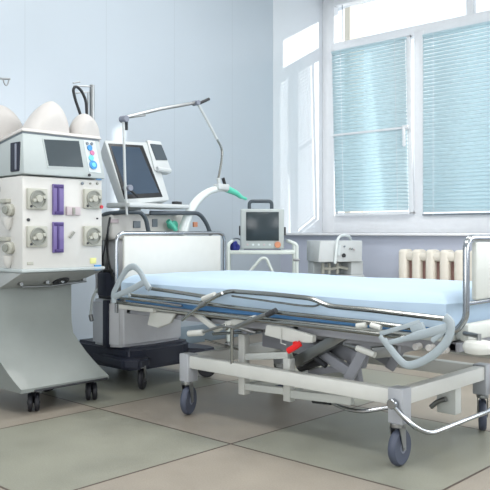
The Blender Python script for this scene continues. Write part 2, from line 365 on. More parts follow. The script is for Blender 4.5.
beam(t, (c.x, 2.9, .18), (c.x, 3.5, .18), .04, .04); beam(t, (c2.x, 2.92, .18), (c2.x, 3.5, .18), .04, .04)
obj('cross_link', t, 'foot', bed)
# actuator and slanted arms
t = BM(); beam(t, on_y(297, 362, 3.0), on_y(360, 326, 3.0), .05, .055); obj('actuator', t, 'steel', bed)
t = BM(); beam(t, on_y(330, 345, 3.15), on_y(366, 362, 3.15), .04, .07); beam(t, on_y(352, 352, 3.15), on_y(357, 385, 3.15), .04, .06); beam(t, on_y(310, 372, 3.15), on_y(354, 367, 3.15), .04, .035)
beam(t, on_y(330, 346, 3.15), on_y(306, 358, 3.15), .04, .05); obj('lift_arm', t, 'mech', bed)
t = BM(); beam(t, on_y(265, 338, 3.2), on_y(345, 352, 3.2), .05, .09); obj('motor_housing', t, 'mech', bed)
t = BM(); tube(t, [on_y(300, 366, 3.1), on_y(330, 356, 3.1)], .032); tube(t, [on_y(308, 352, 3.0), on_y(326, 366, 3.0)], .014); obj('motor', t, 'dark', bed)
t = BM(); tube(t, [on_y(357, 348, 2.78), on_y(375, 355, 2.78)], .014); obj('grip', t, 'white', bed)
t = BM(); beam(t, on_y(372, 353, 2.82), on_y(396, 350, 2.9), .03, .05); tube(t, [on_y(344, 344, 2.8), on_y(357, 348, 2.78)], .008); obj('grip_mount', t, 'steel', bed)
# platform
mx0, mx1 = -3.60, -1.475
t = BM(); box(t, mx0, mx1, 2.80, 3.64, .553, .579, .006); obj('mattress_platform', t, 'foot', bed)
t = BM(); box(t, mx0-.02, mx1+.03, 2.83, 2.87, .512, .552, .006); box(t, mx0-.02, mx1+.03, 3.56, 3.60, .512, .552, .006)
for x in (mx0, -2.9, -2.3, mx1): box(t, x-.02, x+.02, 2.83, 3.6, .512, .552, .006)
obj('upper_frame', t, 'mech', bed)
t = BM(); box(t, c.x-.02, -1.75, 3.0, 3.04, .465, .509, .005); box(t, c.x-.02, -1.75, 3.4, 3.44, .465, .509, .005)
for x in (c.x, -2.35, -1.78): box(t, x-.02, x+.02, 2.9, 3.5, .465, .511, .005)
obj('sub_frame', t, 'mech', bed)
for yy in (3.05, 3.42):
    obj('scissor_leg', beam(BM(), (-2.55, yy, .49), (-2.12, yy, .31), .035, .05), 'mech', bed)
    obj('scissor_leg', beam(BM(), (-2.02, yy, .49), (-2.12, yy-.04, .29), .035, .05), 'mech', bed)
# headboard / footboard
hx = -3.645
t = BM(); tube(t, [(hx, 2.775, .52), (hx, 2.775, 1.0), (hx, 3.70, 1.0), (hx, 3.70, .52)], .0115, fil=.06, seg=12)
tube(t, [(hx, 2.775, .60), (hx, 3.695, .60)], .012)
hb = obj('headboard_frame', t, 'chrome', bed)
t = BM(); box(t, hx-.012, hx+.012, 2.825, 3.655, .64, .982, .008); obj('headboard', t, 'white', bed)
fx = -1.39
t = BM(); tube(t, [(-1.462, 2.78, .607), (fx-.04, 2.78, .61), (fx, 2.78, .66), (fx, 2.78, .98), (fx, 3.70, .98), (fx, 3.70, .66), (fx-.04, 3.70, .61), (-1.462, 3.70, .607)], .0135, fil=.05, seg=12)
tube(t, [(fx, 2.79, .718), (fx, 3.69, .718)], .009)
obj('footboard_frame', t, 'chrome', bed)
t = BM(); box(t, fx-.012, fx+.012, 2.845, 3.64, .728, .965, .01); obj('footboard', t, 'foot', bed)
t = BM(); box(t, fx-.05, fx-.01, 2.82, 3.66, .56, .63, .01); box(t, mx1, fx-.02, 2.86, 2.90, .56, .60, .005); box(t, mx1, fx-.02, 3.56, 3.60, .56, .60, .005)
obj('end_rail', t, 'foot', bed)
bp = on_y(479, 348, 2.775)
for yy in (bp.y, 3.71):
    t = BM(); lathe(t, [(.03, -.028), (.055, -.022), (.062, -.006), (.062, .006), (.055, .02), (.03, .026)], (bp.x, yy, .553), (0, 0, 1)); o = obj('bumper_roller', t, 'white', bed)
    t = BM(); tube(t, [(bp.x, yy, .53), (bp.x, yy, .605)], .009); tube(t, [(bp.x, yy, .595), (fx-.03, yy+(.05 if yy < 3 else -.05), .595)], .01); obj('axle', t, 'steel', o)
# rails on the near side
ya, yb_, yc = 2.735, 2.715, 2.69
def rt(name, pts, r, y, m='railsteel', fil=.04):
    q = BM(); tube(q, [on_y(p[0], p[1], (p[2] if len(p) > 2 else y)) for p in pts], r, fil=fil, seg=10); return obj(name, q, m, bed)
rt('rail_tube', [(147, 288), (182, 293), (214, 298)], .0105, ya)
rt('rail_tube', [(200, 303), (216, 296), (229, 291), (270, 294), (312, 298.5), (328, 306), (370, 310), (446, 319)], .0115, ya)
rt('rail_tube', [(130, 295), (185, 301), (250, 309.5), (300, 315), (370, 322.5), (420, 329)], .0105, yb_)
rt('rail_tube', [(116, 302), (170, 309), (250, 319), (320, 327), (410, 338)], .0105, yc)
rt('rail_loop', [(232, 296), (250, 298.5), (300, 305.5), (315, 306.5), (322, 303)], .005, ya+.01)
rt('rail_tube', [(120, 298), (160, 302.5), (182, 306)], .007, yc)
rt('fold_bar', [(182, 320), (203, 304), (222, 293)], .009, yc-.01)
rt('fold_bar', [(234, 328), (252, 320), (272, 312)], .011, yc-.01, 'steel')
t = BM(); tube(t, [on_y(267, 315, yc-.012), on_y(276, 310.5, yc-.012)], .014); obj('joint', t, 'dark', bed)
t = BM(); tube(t, [on_y(203, 299, ya-.012), on_y(215, 294.5, ya-.012)], .014); obj('joint_sleeve', t, 'white', bed)
t = BM(); tube(t, [on_y(200, 306, yc-.012), on_y(206, 303, yc-.012)], .014); obj('joint', t, 'steel', bed)
def plate(name, loops, y):
    q = BM()
    for r, pts in loops: tube(q, [on_y(p[0], p[1], y) for p in pts], r, fil=.03, seg=12, sc=(Vector((0, y, 0)), (1, .5, 1)))
    return obj(name, q, 'bracket', bed)
plate('rail_bracket', [(.019, [(114, 303), (113, 294), (122, 276), (128, 268), (134, 266), (140, 271), (145, 282), (150, 289)]), (.018, [(114, 297), (132, 289), (146, 281)]), (.010, [(127, 290), (130, 297)])], 2.67)
plate('rail_bracket', [((.018, .016), [(445, 317), (451, 322), (451, 331), (447, 342), (435, 354), (420, 363), (406, 366.5), (396, 356), (384, 340)]), ((.010, .019), [(384, 344), (412, 337), (447, 328)]), (.011, [(380, 336), (388, 347)]), ((.013, .010), [(449, 324), (441, 334), (432, 341)])], 2.655)
t = BM(); beam(t, on_y(380, 334, 2.67), on_y(420, 322, 2.68), .012, .02); beam(t, on_y(412, 331, 2.68), on_y(424, 326, 2.68), .02, .035); obj('rail_link', t, 'bracket', bed)
for (p0, p1, nm) in (((371, 325), (381, 328), 'joint_sleeve'), ((357, 326), (366, 325), 'joint_sleeve')):
    t = BM(); tube(t, [on_y(*p0, yb_-.012), on_y(*p1, yb_-.012)], .012); obj(nm, t, 'white', bed)
# bolts below the rail
for (px, py) in ((420, 346), (447, 350), (433, 347)):
    t = BM(); p = on_y(px, py, 2.79); disc(t, p, (0, -1, 0), .014, .04); obj('rubber_stop', t, 'dome', bed)
# bracket with red lever
t = BM(); pts = [on_y(266, 325, 2.74), on_y(283, 327, 2.74), on_y(313, 336, 2.74), on_y(312, 343, 2.74), on_y(290, 342, 2.74), on_y(264, 335, 2.74)]
vs = [t.verts.new(p) for p in pts]; vs2 = [t.verts.new(p+Vector((0, .03, 0))) for p in pts]
t.faces.new(vs); t.faces.new(vs2[::-1])
for i in range(6): t.faces.new((vs[i], vs[(i+1) % 6], vs2[(i+1) % 6], vs2[i]))
bmesh.ops.recalc_face_normals(t, faces=t.faces); bmesh.ops.bevel(t, geom=list(t.edges), offset=.004, segments=2, affect='EDGES')
obj('lever_bracket', t, 'white', bed)
t = BM(); tube(t, [on_y(288, 351, 2.73), on_y(295, 347, 2.73), on_y(301, 343, 2.74)], .015, sc=(on_y(294, 347, 2.73), (1, .7, 1))); disc(t, on_y(297, 343.5, 2.745), (0, -1, 0), .012, .02); obj('release_lever', t, 'redlever', bed)
t = BM(); tube(t, [on_y(281, 328, 2.73), on_y(281, 343, 2.73), on_y(286, 345, 2.73)], .0025, seg=6); obj('release_wire', t, 'white', bed)
# crank handle at head half
t = BM(); tube(t, [on_y(202, 332.5, 2.72), on_y(222, 326, 2.74), on_y(238, 328, 2.76), on_y(256, 333, 2.78)], .007, fil=.02); cr = obj('crank_arm', t, 'steel', bed)
t = BM(); tube(t, [on_y(189, 333.5, 2.72), on_y(203, 332.5, 2.72)], .0165); obj('crank_grip', t, 'white', cr)
t = BM(); beam(t, on_y(194, 312, 2.76), on_y(217, 330, 2.76), .02, .03); beam(t, on_y(217, 330, 2.76), on_y(232, 322, 2.76), .02, .025); obj('rail_link', t, 'white', bed)
t = BM(); beam(t, on_y(256, 318, 2.77), on_y(226, 324, 2.77), .02, .03); obj('rail_link', t, 'white', bed)
t = BM(); tube(t, [on_y(232, 326, 2.79), on_y(232, 364, 2.79)], .009); disc(t, on_y(227, 327, 2.76), (0, -1, 0), .017, .02); obj('guide_tube', t, 'railsteel', bed)
t = BM(); tube(t, [on_y(213, 334, 2.95), on_y(262, 331, 2.95)], .008); tube(t, [on_y(205, 340, 3.0), on_y(240, 350, 3.1)], .006); obj('drive_rod', t, 'railsteel', bed)
# beam and parts under the head half
t = BM(); box(t, -3.55, -2.75, 2.83, 2.86, .535, .556, .004); obj('upper_slat', t, 'white', bed)
t = BM(); bagp = [on_y(150, 311, 2.80), on_y(175, 314, 2.80), on_y(170, 323, 2.80), on_y(158, 328, 2.80), on_y(147, 325, 2.80)]
vs = [t.verts.new(p) for p in bagp]; vs2 = [t.verts.new(p+Vector((0, .02, 0))) for p in bagp]
t.faces.new(vs); t.faces.new(vs2[::-1])
for i in range(5): t.faces.new((vs[i], vs[(i+1) % 5], vs2[(i+1) % 5], vs2[i]))
bmesh.ops.recalc_face_normals(t, faces=t.faces); bmesh.ops.bevel(t, geom=list(t.edges), offset=.004, segments=2, affect='EDGES')
obj('gusset_plate', t, 'white', bed)
t = BM(); box(t, -3.62, -3.3, 2.77, 2.80, .545, .57, .004); obj('end_bracket', t, 'white', bed)

# ------------------------------------------------------------ mattress with sheet
mat_t = thing('mattress', 'blue mattress under a smooth light blue sheet on the bed', 'mattress', (-2.53, 3.22, .580))
t = BM(); box(t, mx0+.015, mx1-.015, 2.785, 3.66, .580, .70, .02); obj('mattress_core', t, 'sheet2', mat_t)
def sheet_mesh():
    t = BM(); nx, ny = 120, 60; g = []
    x0, x1, y0, y1 = mx0, mx1, 2.775, 3.67
    def hz(u, v):
        x = x0+(x1-x0)*u; y = y0+(y1-y0)*v
        return .752+.002*math.sin(x*5+y*3)+.0015*math.sin(x*11-y*7)+.001*math.sin(y*23+x*4)
    for i in range(nx+1):
        row = []
        for j in range(ny+1):
            u = i/nx; v = j/ny; e = min(u*(x1-x0), (1-u)*(x1-x0), v*(y1-y0), (1-v)*(y1-y0)); dz = -.045*max(0, 1-e/.07)**2.2
            row.append(t.verts.new((x0+(x1-x0)*u, y0+(y1-y0)*v, hz(u, v)+dz)))
        g.append(row)
    for i in range(nx):
        for j in range(ny): t.faces.new((g[i][j], g[i+1][j], g[i+1][j+1], g[i][j+1]))
    per = [g[i][0] for i in range(nx+1)]+[g[nx][j] for j in range(1, ny+1)]+[g[i][ny] for i in range(nx-1, -1, -1)]+[g[0][j] for j in range(ny-1, 0, -1)]
    low = []
    for k, v in enumerate(per):
        c = v.co; s = math.sin(k*.55)*.0035
        low.append(t.verts.new((c.x+(s if c.x in (x0, x1) else 0), c.y+(s if abs(c.y-y0) < .001 or abs(c.y-y1) < .001 else 0), .612+.003*math.sin(k*.3))))
    n = len(per)
    for k in range(n): t.faces.new((per[k], low[k], low[(k+1) % n], per[(k+1) % n]))
    bmesh.ops.recalc_face_normals(t, faces=t.faces); return t
obj('bed_sheet', sheet_mesh(), 'sheet', mat_t)

# ------------------------------------------------------------ dialysis machine
dm = thing('dialysis_machine', 'tall white dialysis machine with dark screen, four pumps and violet strips', 'medical machine', (-3.95, 2.45, 0))
fxd = -3.68; yL, yR = 2.165, 2.695
t = BM(); hexa(t, [(-4.2, yL+.03, .80), (fxd, yL, .80), (fxd, yR, .80), (-4.2, yR, .80), (-4.2, yL+.03, 1.315), (fxd, yL, 1.315), (fxd, yR, 1.315), (-4.2, yR, 1.315)], .008); obj('pump_cabinet', t, 'plastic', dm)
t = BM(); hexa(t, [(-4.2, yL+.03, 1.322), (fxd+.025, yL-.005, 1.322), (fxd+.025, yR+.008, 1.322), (-4.2, yR+.008, 1.322), (-4.2, yL+.05, 1.485), (fxd-.01, yL+.005, 1.55), (fxd-.01, yR-.01, 1.55), (-4.2, yR-.01, 1.485)], .01); hd = obj('display_housing', t, 'head', dm)
t = BM(); hexa(t, [(-4.2, yL+.04, 1.495), (fxd-.005, yL, 1.56), (fxd-.005, yR+.005, 1.56), (-4.2, yR, 1.495), (-4.2, yL+.05, 1.515), (fxd-.02, yL+.01, 1.58), (fxd-.02, yR, 1.58), (-4.2, yR, 1.515)], .006); obj('top_lid', t, 'dome', dm)
t = BM(); hexa(t, [(-4.19, yL+.05, 1.483), (fxd-.02, yL+.012, 1.548), (fxd-.02, yR-.005, 1.548), (-4.19, yR-.01, 1.483), (-4.19, yL+.05, 1.497), (fxd-.02, yL+.012, 1.562), (fxd-.02, yR-.005, 1.562), (-4.19, yR-.01, 1.497)]); obj('lid_gasket', t, 'grey', dm)
def dome(px, d, py, wy, wx, peak=0, ex=1.9):
    p = at_d(px, py, d); h = p.z-1.55; t = BM()
    bmesh.ops.create_uvsphere(t, u_segments=32, v_segments=20, radius=1)
    for v in list(t.verts):
        c = v.co; z = max(c.z, -.05); k = max(z, 0)
        sgn = lambda s: (1 if s >= 0 else -1)
        rad = math.hypot(c.x, c.y) or 1; R2 = (max(0, 1-k**ex)**.6 if z > 0 else 1); X = c.x/rad*R2; Y = c.y/rad*R2
        X = min(X, .72); Y = min(Y, .8)
        v.co = Vector((p.x+X*wx, p.y+Y*wy+peak*k, 1.55+k*h+(z if z < 0 else 0)*.3))
    obj('top_cover', t, 'dome', dm)
dome(44, 4.36, 100, .15, .13, .05, 1.55); dome(84, 4.5, 113.5, .092, .10, 0, 2.6); dome(1, 4.45, 105, .15, .12, -.01, 2.2)
# front frame for head (tilted face)
def face_pt(px, py, lift=0):      # the tilted head face between z 1.322 and 1.55
    d = (fxd+.02)/dirv(px).x
    for _ in range(6):
        z = 1-d*(py-233)/750; k = (z-1.322)/.228; X = fxd+.025-.035*k+lift; d = X/dirv(px).x
    v = dirv(px)*d; v.z = 1-d*(py-233)/750; return v
def slab(bm, corners, th=.006):
    a, b2, c3, d4 = [Vector(p) for p in corners]; n = (b2-a).cross(d4-a).normalized()
    if n.dot(Vector((0, 0, 1))-Vector(a)) < 0: n = -n
    hexa(bm, [a-n*.004, b2-n*.004, c3-n*.004, d4-n*.004, a+n*th, b2+n*th, c3+n*th, d4+n*th]); return bm
def quad(px0, py0, px1, py1, px2, py2, px3, py3, lift=.0): return [face_pt(px0, py0, lift), face_pt(px1, py1, lift), face_pt(px2, py2, lift), face_pt(px3, py3, lift)]
t = BM(); slab(t, quad(42, 138, 79, 140, 84.5, 169, 47.5, 167.5), .003); obj('screen_bezel', t, 'head', hd)
t = BM(); slab(t, quad(43.5, 139.5, 78.5, 141.2, 83, 167.5, 48.5, 166), .005); obj('display_screen', t, 'screen', hd)
t = BM(); slab(t, quad(83, 140, 94.5, 141, 101, 173, 89, 172), .003); kp = obj('key_panel', t, 'panelgrey', hd)
for (px, py, c, s) in ((87, 143.5, 'grey', 1.6), (91.5, 143.8, 'grey', 1.6), (89.5, 148, 'blue', 3), (92, 153, 'pink', 2.6), (91, 158, 'cyan', 3), (93, 165, 'blue', 4.6), (93.5, 165, 'cyan', 2.4)):
    t = BM(); p = face_pt(px, py, .004+(.003 if s == 2.4 else 0)); disc(t, p, (1, 0, .2), s*.0058, .006); obj('key', t, c, kp)
# left grip slot of the display housing
t = BM(); y_ = yL-.002; a, b2 = on_y(10.5, 141, y_), on_y(19.5, 172, y_); box(t, a.x, b2.x, yL-.006, yL+.04, b2.z+.005, a.z-.01, .006); sg = obj('grip_slot', t, 'navy', hd)
t = BM(); box(t, (a.x+b2.x)/2+.01, (a.x+b2.x)/2+.025, yL-.012, yL+.03, b2.z+.015, a.z-.02, .003); obj('slot_bar', t, 'hub', sg)
# pumps on front
def fp(px, py): return on_x(px, py, fxd)
def pump(px, py, s):
    c = fp(px, py); t = BM(); box(t, fxd-.002, fxd+.022, c.y-s*1.06, c.y+s*1.06, c.z-s, c.z+s, .005); p = obj('blood_pump', t, 'pump', dm)
    t = BM(); X = fxd+.022
    lathe(t, [(s*.86, 0), (s*.86, .008), (s*.74, .008), (s*.74, .001)], (X, c.y, c.z), (1, 0, 0)); obj('pump_ring', t, 'pumpd', p)
    t = BM(); disc(t, (X, c.y, c.z), (1, 0, 0), s*.34, .02); beam(t, (X+.008, c.y-s*.6, c.z-s*.2), (X+.008, c.y+s*.6, c.z+s*.2), .012, .014)
    for sg in (-1, 1): disc(t, (X, c.y+sg*s*.52, c.z+sg*s*.17), (1, 0, 0), s*.17, .02)
    obj('rotor', t, 'pump', p)
    t = BM(); disc(t, (X, c.y-s*.75, c.z-s*.72), (1, 0, 0), .007, .006); obj('pump_button', t, 'dark', p)
for a in ((36, 199, .058), (36, 236.5, .058), (91.5, 199, .058), (91.5, 236, .058)): pump(*a)
for (y0, y1) in ((184, 215), (222, 252.5)):
    a, b2 = fp(52, y0), fp(62.5, y1); t = BM(); box(t, fxd-.002, fxd+.016, a.y, b2.y, b2.z, a.z, .003); p = obj('sensor_strip', t, 'purple', dm)
    t = BM(); m = (a.y+b2.y)/2-.004; box(t, fxd+.012, fxd+.022, m-.006, m+.006, b2.z+.01, a.z-.02, .003); box(t, fxd+.012, fxd+.024, a.y+.008, b2.y-.008, b2.z+.004, b2.z+.02, .003); box(t, fxd+.012, fxd+.02, a.y+.004, b2.y-.004, a.z-.022, a.z-.004, .003); obj('clamp', t, 'purpled', p)
a, b2 = fp(65.5, 206.5), fp(79, 215.5); t = BM(); box(t, fxd-.002, fxd+.018, a.y, b2.y, b2.z, a.z, .003); p = obj('door_latch', t, 'mauve', dm)
t = BM(); box(t, fxd+.014, fxd+.024, (a.y+b2.y)/2-.012, (a.y+b2.y)/2+.006, b2.z+.005, a.z-.005, .002); obj('latch_pin', t, 'pumpd', p)
t = BM(); tube(t, [fp(69, 238)+Vector((.008, 0, 0)), fp(73, 232)+Vector((.014, 0, 0))], .007); obj('door_catch', t, 'pumpd', dm)
for (px, py, m, s) in ((28, 219.8, 'dark', .009), (85, 175.5, 'dark', .009), (82, 183.5, 'grey', .009), (90, 183.5, 'pumpd', .006), (97, 183.5, 'pumpd', .008), (97, 218.5, 'dark', .005), (99, 207, 'red', .011)):
    t = BM(); p = fp(px, py); disc(t, (fxd+(.04 if px == 85 else (.022 if m == 'red' else 0)), p.y, p.z), (1, 0, 0), s, .008); obj('port', t, m, dm)
for (x0, y0, x1, y1, m) in ((96, 175, 100.5, 180, 'blue'), (94, 265, 100, 270, 'blue'), (90, 258, 96, 263.5, 'yellow'), (27, 262, 33, 265, 'pump')):
    a, b2 = fp(x0, y0), fp(x1, y1); t = BM(); box(t, fxd-.002, fxd+.004+(.008 if m == 'blue' else 0), a.y, b2.y, b2.z, a.z, .001); obj('tab' if m == 'blue' else 'sticker', t, m, dm)
# left side clamps
for (py) in (210, 248):
    p = on_y(10.5, py, yL); t = BM(); disc(t, p+Vector((0, .015, 0)), (.25, -1, 0), .034, .045); o = obj('side_clamp', t, 'pump', dm)
    t = BM(); disc(t, p+Vector((.004, -.03, 0)), (.25, -1, 0), .022, .012); beam(t, p+Vector((.0, -.036, -.02)), p+Vector((.0, -.036, .02)), .008, .012); obj('clamp_knob', t, 'pumpd', o)
    q = on_y(5, py-9, yL); t = BM(); box(t, q.x-.07, q.x+.05, yL-.02, yL+.02, q.z-.012, q.z+.012, .006); obj('side_shelf', t, 'pump', dm)
    t = BM(); lathe(t, [(.008, 0), (.028, .03), (.034, .07)], on_y(8, py+20, yL-.005), (0, 0, 1)); obj('clamp_bowl', t, 'plastic', o)
# tapered tray and column
t = BM(); hexa(t, [(-4.2, 2.12, .69), (-3.85, 2.12, .69), (-3.85, 2.60, .69), (-4.2, 2.60, .69), (-4.2, yL+.02, .797), (fxd+.01, yL-.01, .780), (fxd+.01, yR+.01, .780), (-4.2, yR, .797)], .005); obj('drip_tray', t, 'skirt', dm)
t = BM(); box(t, -4.19, fxd+.015, yL-.012, yR+.012, .782, .802, .006); obj('tray_rim', t, 'head', dm)
t = BM(); 
for (px, py) in ((19, 284), (45, 282), (60, 281), (82, 279)): disc(t, on_x(px, py, -3.80), (1, 0, 0), .012, .03)
tube(t, [on_x(22, 287, -3.80), on_x(50, 286, -3.80), on_x(86, 281, -3.80)], .007); obj('tray_pipes', t, 'steel', dm)
t = BM(); disc(t, on_x(60, 274, -3.80)+Vector((0, 0, -.02)), (.4, 0, -.9), .05, .03); obj('drain_knob', t, 'black', dm)
# column as a profile in X-Z, extruded in Y
t = BM(); prof = [(-4.22, .13), (-3.65, .13), (-3.65, .15), (-3.70, .19), (-3.745, .235), (-3.785, .285), (-3.815, .34), (-3.84, .40), (-3.855, .46), (-3.86, .52), (-3.86, .72), (-4.22, .72)]; NP = len(prof)
def yl(x, z): return 2.10 + (.13 if z < .2 else 0)+(0 if z > .4 else 0)
A = [t.verts.new((x, 2.06+.08*max(0, min(1, (.40-z)/.25)), z)) for x, z in prof]; B_ = [t.verts.new((x, 2.60+.12*max(0, min(1, (.40-z)/.25)), z)) for x, z in prof]
t.faces.new(A); t.faces.new(B_[::-1])
for i in range(NP): t.faces.new((A[i], A[(i+1) % NP], B_[(i+1) % NP], B_[i]))
bmesh.ops.recalc_face_normals(t, faces=t.faces)
obj('pedestal', t, 'column', dm)
t = BM(); box(t, -3.655, -3.642, 2.22, 2.71, .128, .140, .003); obj('edge_strip', t, 'dark', dm)
for (x, y, a) in ((-3.74, 2.27, 150), (-3.74, 2.66, 150), (-4.15, 2.2, 20), (-4.15, 2.62, 20)):
    caster(dm, x, y, .132, .052, .026, a, 'blackwheel', 'blackwheel', 'black', twin=True, trail=.0)
# infusion hanger behind
t = BM(); pz = -3.96
a = on_x(92, 85, pz); tube(t, [(pz, a.y, .9), (pz, a.y, a.z)], .016); bz = on_x(86, 92, pz)
tube(t, [(pz, a.y, a.z-.01), on_x(74, 86, pz), on_x(73, 89, pz)], .005); tube(t, [(pz, a.y, a.z-.045), on_x(76, 93, pz)], .004); tube(t, [on_x(73, 83, pz), on_x(80, 82, pz)], .004)
tube(t, [on_x(88, 92, pz), on_x(88, 120, pz)], .004)
beam(t, (pz, a.y, 1.42), (pz, yR-.01, 1.42), .03, .03)
beam(t, (pz, a.y, .95), (pz, yR-.01, .95), .03, .03)
obj('infusion_pole', t, 'steel', dm)
t = BM(); c0 = on_x(-12, 78, pz); tube(t, [(pz, c0.y, .9), (pz, c0.y, c0.z)], .016); tube(t, [c0, on_x(10, 79, pz)], .006); tube(t, [on_x(9, 79, pz), on_x(8, 84, pz), on_x(6, 86, pz), on_x(4, 83, pz), on_x(3, 79, pz)], .004, fil=.01)
beam(t, (pz, c0.y, 1.25), (pz, yL+.05, 1.25), .03, .03); beam(t, (pz, c0.y, .95), (pz, yL+.05, .95), .03, .03)
obj('infusion_pole', t, 'steel', dm); t = BM()

t = BM(); tube(t, [on_x(81, 116, pz+.03), on_x(75, 99, pz+.03), on_x(73, 89, pz+.03), on_x(76, 86, pz+.03), on_x(81, 90, pz+.03), on_x(86, 100, pz+.03), on_x(87, 116, pz+.03)], .009, fil=.04); obj('black_hose', t, 'black', dm)

# ------------------------------------------------------------ ventilator
vt = thing('ventilator', 'grey ventilator with tilted monitor, hose arm and dark rolling base behind the headboard', 'medical machine', (-4.1, 3.25, 0))
t = BM(); 
# splayed navy base
def prism(bm, pts, z0, z1, bev=.01):
    t = BM(); a = [t.verts.new((p[0], p[1], z0)) for p in pts]; b = [t.verts.new((p[0], p[1], z1)) for p in pts]; n = len(pts)
    t.faces.new(a[::-1]); t.faces.new(b)
    for i in range(n): t.faces.new((a[i], a[(i+1) % n], b[(i+1) % n], b[i]))
    bmesh.ops.recalc_face_normals(t, faces=t.faces)
    if bev: bmesh.ops.bevel(t, geom=list(t.edges), offset=bev, segments=3, affect='EDGES', clamp_overlap=True)
    merge(bm, t); return bm
prism(t, [(-4.68, 3.14), (-4.6, 3.06), (-3.80, 2.94), (-3.70, 3.00), (-3.72, 3.10), (-3.86, 3.20), (-3.86, 3.48), (-3.70, 3.57), (-3.70, 3.68), (-3.80, 3.72), (-4.6, 3.64), (-4.68, 3.55)], .135, .205, .016)
prism(t, [(-4.4, 3.0), (-3.82, 3.0), (-3.78, 3.1), (-3.78, 3.45), (-3.84, 3.55), (-4.4, 3.55)], .112, .262, .02)
obj('base', t, 'navy', vt)
t = BM(); prism(t, [(-4.16, 2.96), (-3.95, 2.93), (-3.86, 2.98), (-3.84, 3.25), (-3.86, 3.50), (-3.95, 3.53), (-4.16, 3.51)], .262, .565, .02); obj('compressor_cabinet', t, 'vent', vt)
t = BM(); box(t, -3.99, -3.94, 2.925, 2.95, .262, .565, .004); obj('cabinet_stripe', t, 'navy', vt)
t = BM(); box(t, -4.14, -3.92, 3.0, 3.5, .565, .60, .006); obj('cabinet_lid', t, 'dark', vt)
t = BM(); box(t, -4.14, -3.96, 3.0, 3.45, .60, .96, .02); obj('column', t, 'vent', vt)
for i in range(3):
    t = BM(); box(t, -4.05-.04*i, -4.025-.04*i, 2.965, 3.0, .60, .98, .008); obj('side_pipe', t, ('steel', 'black', 'vent')[i], vt)
a = on_y(106.5, 287, 2.93); t = BM(); box(t, a.x-.045, a.x+.05, 2.89, 2.99, .595, .745, .01); hu = obj('humidifier', t, 'navy', vt)
t = BM(); disc(t, (a.x, 2.94, .745), (0, 0, 1), .035, .02); obj('humidifier_cap', t, 'black', hu)
t = BM(); box(t, -4.36, -3.93, 2.95, 3.62, .955, 1.13, .02, seg=3); un = obj('control_unit', t, 'plastic', vt)
for (px0, py0, px1, py1, m) in ((133, 221, 140, 228, 'grey'), (152, 219, 157, 227, 'grey'), (110, 219, 118, 223, 'mauve'), (193, 222, 197, 227, 'orange')):
    a, b2 = on_x(px0, py0, -3.93), on_x(px1, py1, -3.93); t = BM(); box(t, -3.935, -3.922, a.y, b2.y, b2.z, a.z, .002); obj('label_plate', t, m, un)
a = on_x(172, 225, -3.91); t = BM(); tube(t, [a+Vector((-.03, 0, .0)), a+Vector((.03, .0, .0))], .03); tube(t, [on_x(176, 230, -3.87), on_x(168, 221, -3.87)], .018); obj('green_connector', t, 'teal', vt)
for pts in ([(-4.2, (100, 222)), (-4.0, (104, 214)), (-3.85, (125, 212)), (-3.80, (141, 212)), (-3.80, (146, 219)), (-3.80, (149, 234))], [(-3.85, (150, 213)), (-3.80, (175, 213)), (-3.80, (199, 213)), (-3.80, (206, 222)), (-3.80, (211, 235))]):
    t = BM(); tube(t, [on_x(p[0], p[1], X) for X, p in pts], .0145, fil=.05); obj('push_handle', t, 'handle', vt)
t = BM(); beam(t, (-4.1, 3.2, 1.11), (-4.0, 3.2, 1.22), .1, .1, .015); obj('monitor_neck', t, 'ventlight', vt)
# monitor, tilted back
def mp(px, py, off=0):       # plane through (-4.06, z 1.61) and (-3.86, z 1.20)
    d = 4.9
    for _ in range(10):
        z = 1-d*(py-233)/750; X = -4.06+(1.61-z)*.2/.41+off; d = X/dirv(px).x
    v = dirv(px)*d; v.z = 1-d*(py-233)/750; return v
nrm = Vector((.41, 0, .2)).normalized()
o4 = [mp(104, 139.5), mp(153, 142), mp(170, 200), mp(126, 205)]
t = BM(); back = [p-nrm*.10+Vector((0, 0, -.01)) for p in o4]; back = [back[0]+Vector((0, .03, -.03)), back[1]+Vector((0, -.03, -.03)), back[2]+Vector((0, -.02, .02)), back[3]+Vector((0, .02, .02))]
hexa(t, back+o4, .012); mo = obj('monitor', t, 'ventlight', vt)
t = BM(); s4 = [mp(108, 143.5), mp(142.5, 145.5), mp(162.5, 197), mp(124.5, 199)]; hexa(t, [p-nrm*.004 for p in s4]+[p+nrm*.004 for p in s4], .002); obj('screen_bezel', t, 'black', mo)
t = BM(); s4 = [mp(110.5, 146.5), mp(139, 148), mp(158.5, 193), mp(127, 195)]; hexa(t, [p+nrm*.002 for p in s4]+[p+nrm*.006 for p in s4]); obj('display_screen', t, 'screen2', mo)
t = BM(); s4 = [mp(146, 140.5), mp(160, 142), mp(171, 172), mp(154, 171)]; hexa(t, [p-nrm*.05 for p in s4]+[p+nrm*.012 for p in s4], .008); kp = obj('key_panel', t, 'ventlight', mo)
t = BM(); s4 = [mp(149, 145), mp(160, 146), mp(166, 161), mp(155, 161)]; hexa(t, [p+nrm*.008 for p in s4]+[p+nrm*.018 for p in s4]); obj('keypad', t, 'handle', kp)
t = BM(); tube(t, [mp(157, 169, .02), mp(170, 171, .02)], .018); obj('rounded_ledge', t, 'ventlight', kp)
t = BM(); a, b2 = mp(124, 203), mp(186, 203); hexa(t, [Vector((-4.05, a.y, 1.165)), Vector((-3.80, a.y+.0, 1.165)), Vector((-3.80, 3.52, 1.165)), Vector((-4.05, 3.52, 1.165)), Vector((-4.05, a.y, 1.20)), Vector((-3.80, a.y, 1.195)), Vector((-3.80, 3.52, 1.195)), Vector((-4.05, 3.52, 1.20))], .01); obj('keyboard_ledge', t, 'ventlight', mo)
